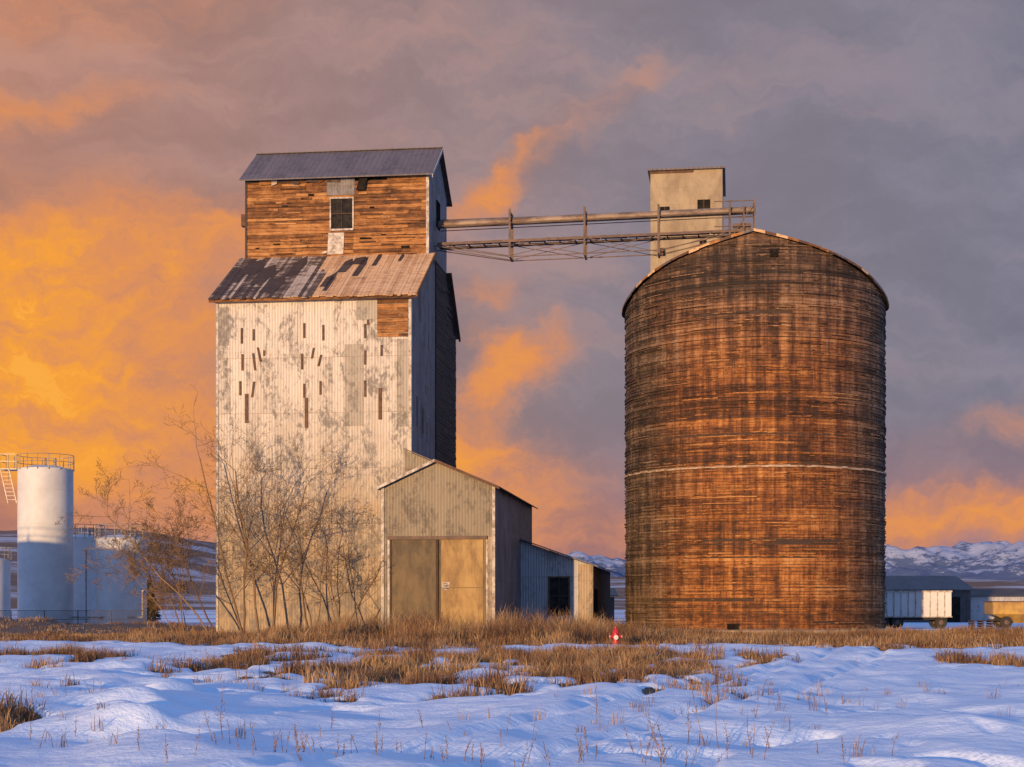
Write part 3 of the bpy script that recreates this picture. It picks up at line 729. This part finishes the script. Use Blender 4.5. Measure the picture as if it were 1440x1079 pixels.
for i in range(NX):
    x0=RO*math.sin(math.pi*(i/NX-.5)); x1=RO*math.sin(math.pi*((i+1)/NX-.5))
    y0=math.sqrt(max(0,RO*RO-x0*x0)); y1=math.sqrt(max(0,RO*RO-x1*x1))
    z0,z1=rz(x0)+.02,rz(x1)+.02
    mb.face([(x0,-y0,z0+.08),(x1,-y1,z1+.08),(x1,y1,z1+.08),(x0,y0,z0+.08)],'roof_metal')
    mb.face([(x0,-y0,z0),(x1,-y1,z1),(x1,y1,z1),(x0,y0,z0)],'wood_dark')
    e=random.uniform(-.04,.03); mt=random.choice(('plank_tan','wood','slot','roof_metal'))
    mb.face([(x0,-y0-.004,z0-.04+e),(x1,-y1-.004,z1-.04+e),(x1,-y1-.004,z1+.1),(x0,-y0-.004,z0+.1)],mt)
    mb.face([(x0,y0,z0-.02),(x1,y1,z1-.02),(x1,y1,z1+.1),(x0,y0,z0+.1)],'plank_tan')
mb.build('roof',SI)
mb=MB(); mb.box(.9,1.35,-SR-.03,-SR+.3,21.4,21.85,'dark'); mb.box(.82,1.43,-SR-.06,-SR-.031,21.86,21.93,'wood_dark')
mb.box(-1.5,-.8,-SR-.1,-SR+.2,.05,.6,'dark'); mb.build('vent',SI)
mb=MB(); mb.lathe(0,0,[(SR+.45,-.1),(SR+.45,.22),(SR+.02,.28)],96,'conc_base'); mb.build('footing',SI)

# ---------------------------------------------------------------- concrete tower behind silo
TW=empty('concrete_tower',(9.83,112,0),R(-8)); a_=5.05; d_=7.5; zt=32.4
mb=MB()
z=0
while z<zt-.01:
    ze=min(z+1.2,zt); q=random.uniform(0,.012)
    mb.box(-q,a_+q,-q,d_+q,z+.004,ze,'concrete'); z=ze
mb.build('shaft',TW)
mb=MB(); mb.box(-.2,a_+.2,-.25,d_+.2,zt+.003,zt+.12,'roof_metal'); mb.box(a_-1.2,a_-.2,.6,1.4,zt+.12,zt+.3,'slot'); mb.box(-.05,a_*.6,-.05,-.013,zt-.18,zt,'slot')
mb.build('roof_cap',TW)
mb=MB()
def tz(py): return 1.7+(850-py)*.0504
for (xa,xb,pa,pb) in [(3.3,4.2,297,283),(.65,1.35,302,291),(.6,1.05,361,349),(3.45,3.95,347,340)]:
    mb.box(xa,xb,-.035,-.014,tz(pa),tz(pb),'dark'); mb.box(xa-.06,xb+.06,-.05,-.036,tz(pa)-.1,tz(pa),'conc_base')
    mb.box((xa+xb)/2-.03,(xa+xb)/2+.03,-.045,-.036,tz(pa),tz(pb),'wood_dark')
mb.build('windows',TW)

# ---------------------------------------------------------------- conveyor bridge
CV=empty('conveyor_bridge',(-4.35,93.6,0),R(-7)); Lb=18.5
mb=MB()
def zl(x,z0,z1=None): return z0+(.3)*x/Lb
pts=[0]+[4.3,8.7,13.0,17.1]+[Lb]
for a,b_ in zip(pts[:-1],pts[1:]):
    mb.cyl((a,0,zl(a,24.2)),(b_,0,zl(b_,24.2)),.23,.23,16,'pipe'); mb.cyl((b_-.06,0,zl(b_,24.2)),(b_+.06,0,zl(b_,24.2)),.28,.28,16,'rust')
mb.cyl((0,.5,zl(0,24.5)),(Lb,.5,zl(Lb,24.3)),.12,.12,10,'rust')
mb.build('auger_tube',CV,smooth=True,merge=True)
mb=MB()
for yy in (-.45,.75):
    mb.beam((0,yy,22.95),(Lb-.6,yy,23.25),.10,.15,'rust')
    mb.beam((-.2,yy,22.85),(4.3,yy,22.1),.05,.05,'rust')
    mb.beam((4.3,yy,22.1),(13,yy,22.25),.05,.05,'rust'); mb.beam((13,yy,22.25),(Lb-1.2,yy,23.1),.05,.05,'rust')
    for x in (4.3,8.7,13.0,17.1):
        mb.beam((x,yy,22.05 if x<14 else 23),(x,yy,24.9),.12,.12,'rust')
    for a,b_ in ((0,4.3),(4.3,8.7),(8.7,13),(13,17.1)):
        mb.beam((a,yy,zl(a,22.95)),(b_,yy,22.15 if b_<14 else 23.2),.035,.035,'rust'); mb.beam((a,yy,22.15 if a>0 else 22.9),(b_,yy,zl(b_,22.95)),.035,.035,'rust')
    mb.beam((0,yy,24.0),(Lb,yy,24.9-.55),.04,.04,'rust')
for x in np.arange(0,Lb-.6,.9): mb.beam((x,-.45,zl(x,22.95)),(x,.75,zl(x,22.95)),.07,.07,'rust')
for x in (4.3,8.7,13.0,17.1): mb.beam((x,-.5,24.75),(x,.8,24.75),.08,.08,'rust'); mb.beam((x,-.45,22.1 if x<14 else 23),(x,.75,22.1 if x<14 else 23),.08,.08,'rust')
for i in range(11):
    mb.box(i*1.6,i*1.6+1.55,-.2,.6,zl(i*1.6,23.07),zl(i*1.6,23.11),'wood_dark')
for x in (17.1,17.9,Lb): 
    for yy in (-.5,.8): mb.beam((x,yy,22.7),(x,yy,25.0),.07,.07,'rust')
for z in (24.95,24.0,23.5):
    mb.beam((16.2,-.5,z),(Lb,-.5,z),.05,.05,'rust'); mb.beam((Lb,-.5,z),(Lb,.8,z),.05,.05,'rust')
mb.beam((17.3,-.5,23),(Lb,-.5,24.9),.04,.04,'rust'); mb.box(17.3,18.3,-.3,.5,22.8,23.7,'rust')
mb.build('truss',CV)

# ---------------------------------------------------------------- storage tanks
def tank(cx,cy,r,h,plat=False,legs=False):
    E=empty('storage_tank',(cx,cy,0))
    mb=MB(); mb.lathe(0,0,[(r,.15),(r,h-.1),(r-.03,h),(r*.5,h+.22),(0,h+.3)],64,'tank'); mb.build('shell',E,smooth=True,merge=True)
    mb=MB(); mb.lathe(0,0,[(r+.25,-.1),(r+.25,.15),(0,.15)],48,'conc_base')
    for z in np.arange(2.4,h-.5,2.4): mb.lathe(0,0,[(r+.001,z),(r+.010,z+.01),(r+.010,z+.03),(r+.001,z+.04)],64,'tank')
    mb.build('base',E)
    mb=MB(); n=16; rr=r+.05
    for i in range(n):
        a=2*math.pi*i/n; b_=2*math.pi*(i+1)/n
        A=Vector((rr*math.cos(a),rr*math.sin(a),h)); B=Vector((rr*math.cos(b_),rr*math.sin(b_),h))
        mb.cyl(A-Vector((0,0,.1)),A+Vector((0,0,.95)),.025,.025,5,'rail')
        for z in (.45,.95): mb.cyl(A+Vector((0,0,z)),B+Vector((0,0,z)),.022,.022,5,'rail')
    if plat:
        mb.box(-r-1.1,-r+.1,-.7,.7,h-.06,h,'rail')
        for x,y in ((-r-1.1,-.7),(-r-1.1,.7),(-r-.5,-.7),(-r-.5,.7)): mb.cyl((x,y,h-.9 if y<0 else h),(x,y,h+1),.03,.03,5,'rail')
        for z in (.5,1): mb.beam((-r-1.1,-.7,h+z),(-r,-.7,h+z),.04,.04,'rail'); mb.beam((-r-1.1,-.7,h+z),(-r-1.1,.7,h+z),.04,.04,'rail')
        for sx_ in (-r-1.05,-r-.45): mb.beam((sx_,-.75,h),(sx_+.55,-.75,h-2.4),.05,.05,'rail')
        for i in range(9): mb.beam((-r-1.05+i*.06,-.75,h-i*.27),(-r-.45+i*.06,-.75,h-i*.27),.03,.03,'rail')
    mb.cyl((r*.5,-r*.5,h+.1),(r*.5,-r*.5,h+.7),.09,.09,8,'rail'); mb.cyl((0,0,h+.3),(0,0,h+.8),.07,.07,8,'rail')
    mb.build('railing',E)
tank(-32.5,110,1.88,11.1,True); tank(-31.9,117,1.65,6.6); tank(-27.35,110.5,1.75,6.3); tank(-38.2,114,1.9,4.9)
# made-up tanks out of frame to the left, added to shade the lower tanks
tank(-46.2,76,4.8,8.1); tank(-40.9,78,2.4,7.6)
mb=MB(); mb.cyl((-30.6,109,.8),(-25.5,109,.8),.07,.07,8,'rail'); mb.cyl((-25.5,109,.8),(-25.5,109,2.6),.07,.07,8,'rail'); mb.cyl((-25.5,109,2.6),(-25.5,111,2.6),.07,.07,8,'rail')
mb.cyl((-29.3,108.6,.2),(-29.3,108.6,5.5),.06,.06,8,'rail'); mb.build('tank_piping')
mb=MB()
x=-44
while x<-24:
    mb.cyl((x,104,0),(x,104,1.3),.03,.03,5,'fence'); x+=2.2
for z in (.15,.7,1.28): mb.cyl((-44,104,z),(-24,104,z),.018,.018,4,'fence')
x=-44
while x<-24.2:
    mb.cyl((x,104,.1),(x+1.1,104,1.25),.006,.006,3,'fence',False); mb.cyl((x+1.1,104,.1),(x,104,1.25),.006,.006,3,'fence',False); x+=.13
mb.build('chain_link_fence')

# ---------------------------------------------------------------- hydrant
HY=empty('fire_hydrant',(4.0,60.9,hgt(4.0,60.9)))
mb=MB(); mb.lathe(0,0,[(.17,-.05),(.17,.05),(.12,.06),(.115,.5),(.15,.51),(.15,.55),(.12,.56)],20,'red'); mb.build('barrel',HY)
mb=MB(); mb.lathe(0,0,[(.15,.56),(.15,.59),(.13,.63),(.10,.70),(.05,.75),(.04,.83),(0,.83)],20,'red'); mb.build('bonnet',HY)
mb=MB(); mb.cyl((0,-.1,.42),(0,-.24,.42),.09,.09,14,'whitep'); mb.cyl((0,-.24,.42),(0,-.29,.42),.03,.03,6,'whitep'); mb.build('pumper_nozzle',HY)
mb=MB()
for s_ in (-1,1): mb.cyl((s_*.09,0,.45),(s_*.21,0,.45),.06,.065,12,'red'); mb.cyl((s_*.21,0,.45),(s_*.25,0,.45),.045,.045,6,'whitep')
mb.build('hose_nozzles',HY)

# ---------------------------------------------------------------- right background yard
B1=empty('long_shed',(30,148,0))
mb=MB()
mb.face([(0,0,-.1),(13,0,-.1),(13,0,3.1),(0,0,3.1)],'barn'); mb.face([(13,0,-.1),(13,12,-.1),(13,12,3.1),(13,6,4.4),(13,0,3.1)],'barn'); mb.face([(0,0,-.1),(0,12,-.1),(0,12,3.1),(0,6,4.4),(0,0,3.1)],'barn')
slab(mb,(-.3,-.4,3.02),(13.3,-.4,3.02),(13.3,6,4.4),(-.3,6,4.4),.08,'roof_metal'); slab(mb,(-.3,12.4,3.02),(13.3,12.4,3.02),(13.3,6.002,4.4),(-.3,6.002,4.4),.08,'roof_metal')
mb.box(10,12,-.04,-.01,0,2.4,'dark'); mb.box(3,5.5,-.04,-.01,0,2.6,'slot')
for x in np.arange(.5,13,1.1): mb.box(x,x+.05,-.03,-.008,0,3,'slot')
mb.build('shed_body',B1)
B2=empty('white_shed',(45.2,158,0))
mb=MB(); mb.face([(0,0,-.1),(14,0,-.1),(14,0,2.5),(0,0,2.5)],'corr_blue'); mb.face([(0,0,-.1),(0,9,-.1),(0,9,2.5),(0,4.5,3.2),(0,0,2.5)],'corr_blue')
slab(mb,(-.3,-.3,2.45),(14,-.3,2.45),(14,4.5,3.2),(-.3,4.5,3.2),.08,'barn'); mb.box(6,9,-.05,-.01,0,2.1,'barn'); mb.build('shed_body',B2)
def wheels(mb,xs_,y0,y1,r):
    for x in xs_:
        for y in (y0,y1): mb.cyl((x,y,r),(x,y+.28,r),r,r,18,'rubber'); mb.cyl((x,y-.01,r),(x,y+.0,r),r*.4,r*.4,12,'rust')
T1=empty('box_trailer',(25.2,111,0),R(-4)); mb=MB()
mb.box(0,5.6,0,2.4,.85,2.55,'tank')
for x in np.arange(.1,5.6,.5): mb.box(x,x+.07,-.05,-.003,.8,2.6,'white_trim')
mb.box(-.05,5.65,-.06,2.46,2.551,2.66,'white_trim'); mb.box(.2,5.4,.4,2,.6,.84,'rubber'); mb.box(-.05,5.65,-.04,2.44,.78,.848,'white_trim'); mb.build('cargo_box',T1)
mb=MB(); wheels(mb,(.9,1.9,4.9),.05,2.05,.42); mb.build('wheels',T1)
T2=empty('grain_trailer',(34.4,113,0),R(-3)); mb=MB()
mb.face([(0,0,1.0),(9,0,1.0),(9,0,1.85),(0,0,1.85)],'yellow'); mb.face([(0,2.4,1.0),(9,2.4,1.0),(9,2.4,1.85),(0,2.4,1.85)],'yellow'); mb.face([(0,0,1),(0,2.4,1),(0,2.4,1.85),(0,0,1.85)],'yellow'); mb.face([(0,0,1.85),(9,0,1.85),(9,2.4,1.85),(0,2.4,1.85)],'yellow')
for xa,xb in ((0,4.4),(4.6,9)):
    mb.face([(xa,0,1.0),(xb,0,1.0),(xb-1.6,.8,.35),(xa+1.6,.8,.35)],'yellow'); mb.face([(xa,0,1.0),(xa,2.4,1.0),(xa+1.6,1.6,.35),(xa+1.6,.8,.35)],'yellow'); mb.face([(xb,0,1.0),(xb,2.4,1.0),(xb-1.6,1.6,.35),(xb-1.6,.8,.35)],'yellow')
for x in np.arange(0,9,.75): mb.box(x,x+.06,-.05,-.003,1.0,1.9,'yellow')
mb.box(-.05,9,-.06,2.46,1.851,1.93,'slot'); mb.build('hopper',T2)
mb=MB(); wheels(mb,(1.0,6.5,7.5),.05,2.05,.42); mb.box(0,9,.9,1.5,.5,.62,'rubber'); mb.build('wheels',T2)
PL=empty('pallet_stack',(30.4,104,0)); mb=MB()
for k_ in range(4):
    z=.02+k_*.16
    for i in range(5): mb.box(0,1.3,i*.25,i*.25+.18,z+.11,z+.13,'wood_dark')
    for i in (0,.6,1.2): mb.box(i,i+.09,0,1.2,z,z+.108,'wood_dark')
mb.build('pallets',PL)
U2=empty('utility_shed',(7.3,128,0)); mb=MB(); mb.box(-3.2,1.0,0,4,-.1,2.3,'barn'); slab(mb,(-3.5,-.3,2.35),(1.3,-.3,2.35),(1.3,4.3,3.0),(-3.5,4.3,3.0),.08,'roof_metal'); mb.box(-2,-1,-.04,-.01,0,2,'slot'); mb.build('shed_body',U2)

# evergreens
m,g,b=newmat('needles'); t=g.attr('tone'); fin(g,b,g.ramp(t,[(0,(.012,.016,.009,1)),(1,(.035,.036,.018,1))]),None,.8); M['needle']=m
def spruce(x,y,h,r):
    mb=MB(); mb.cyl((x,y,-.1),(x,y,h*.95),.14,.03,7,'bark')
    for i in range(1100):
        f=random.random()**.8; z=h*(.06+.94*f); rr=r*(1-f)*random.uniform(.45,1.15)+.05; a=random.random()*6.283
        c=Vector((math.cos(a),math.sin(a),0)); s_=Vector((-c.y,c.x,0)); q=Vector((x,y,z)); wv=.08+.12*(1-f)
        mb.face([q+c*rr*.25,q+c*rr*.8+s_*wv-Vector((0,0,.12)),q+c*rr+Vector((0,0,random.uniform(-.3,.05))),q+c*rr*.8-s_*wv-Vector((0,0,.15))],'needle')
    mb.build('evergreen_tree')
spruce(-31.7,138,4.3,1.2); spruce(8.2,150,5,1.4); spruce(68,200,6,2)

# ---------------------------------------------------------------- hills & mountains
def grid(name,xa,xb,nx,ya,yb,ny,hf,mat):
    vs=[];fs=[]
    for j in range(ny+1):
        yy=ya+(yb-ya)*j/ny
        for i in range(nx+1):
            xx=xa+(xb-xa)*i/nx; vs.append((xx,yy,hf(xx,yy,j/ny)))
    for j in range(ny):
        for i in range(nx): k=j*(nx+1)+i; fs.append((k,k+1,k+nx+2,k+nx+1))
    me=bpy.data.meshes.new(name); me.from_pydata(vs,[],fs); me.polygons.foreach_set('use_smooth',[True]*len(fs)); me.materials.append(mat)
    o=bpy.data.objects.new(name,me); bpy.context.collection.objects.link(o); return o
m,g,b=newmat('sagebrush_hills'); o=g.obj(); n=g.noise(g.mapv(o,(.5,1,3)),.02,8,.72); n2=g.noise(o,.006,4,.6)
mk=g.mr(g.m('ADD',n,g.m('MULTIPLY',g.m('SUBTRACT',n2,.5),.5)),.41,.53)
fin(g,b,g.mix(mk,(.46,.44,.48,1),(.16,.09,.06,1)),None,.9); HM=m  # snow tone carries a distance haze tint in its colour
def hh(x,y,f):
    e=math.sin(min(1,f*1.3)*math.pi/2)
    A=22+ (38*sm(-60,-300,x)) + 6*nz(x,y,300,3)
    return -2+A*e+ 5*nz(x,y,130,7)*e+1.5*nz(x,y,40,2)*e
grid('hills',-1800,2200,260,420,1700,50,hh,HM)
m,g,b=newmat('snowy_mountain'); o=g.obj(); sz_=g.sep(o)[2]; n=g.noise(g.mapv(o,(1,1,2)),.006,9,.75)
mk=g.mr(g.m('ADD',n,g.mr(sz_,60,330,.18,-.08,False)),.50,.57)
fin(g,b,g.mix(mk,(.36,.40,.52,1),(.08,.12,.22,1)),g.bump(n,.6,40),.9); MM=m  # bluish distance haze is put into the snow and rock colours
def mh(x,y,f):
    e=math.sin(math.pi*min(1,f*.95+.02))**.8
    r=1-abs(mn.noise(Vector((x/900,y/900,1.7)))*1.6); r2=1-abs(mn.noise(Vector((x/300,y/300,5.2)))*1.5); r3=mn.noise(Vector((x/90,y/90,2)))
    r4=mn.noise(Vector((x/35,y/35,4)))
    return -10+e*(130*r+75*r2+28*r3+10*r4+55+60*sm(1200,2300,x))
grid('mountains',-3500,4500,560,6200,8200,60,mh,MM)
print('done')
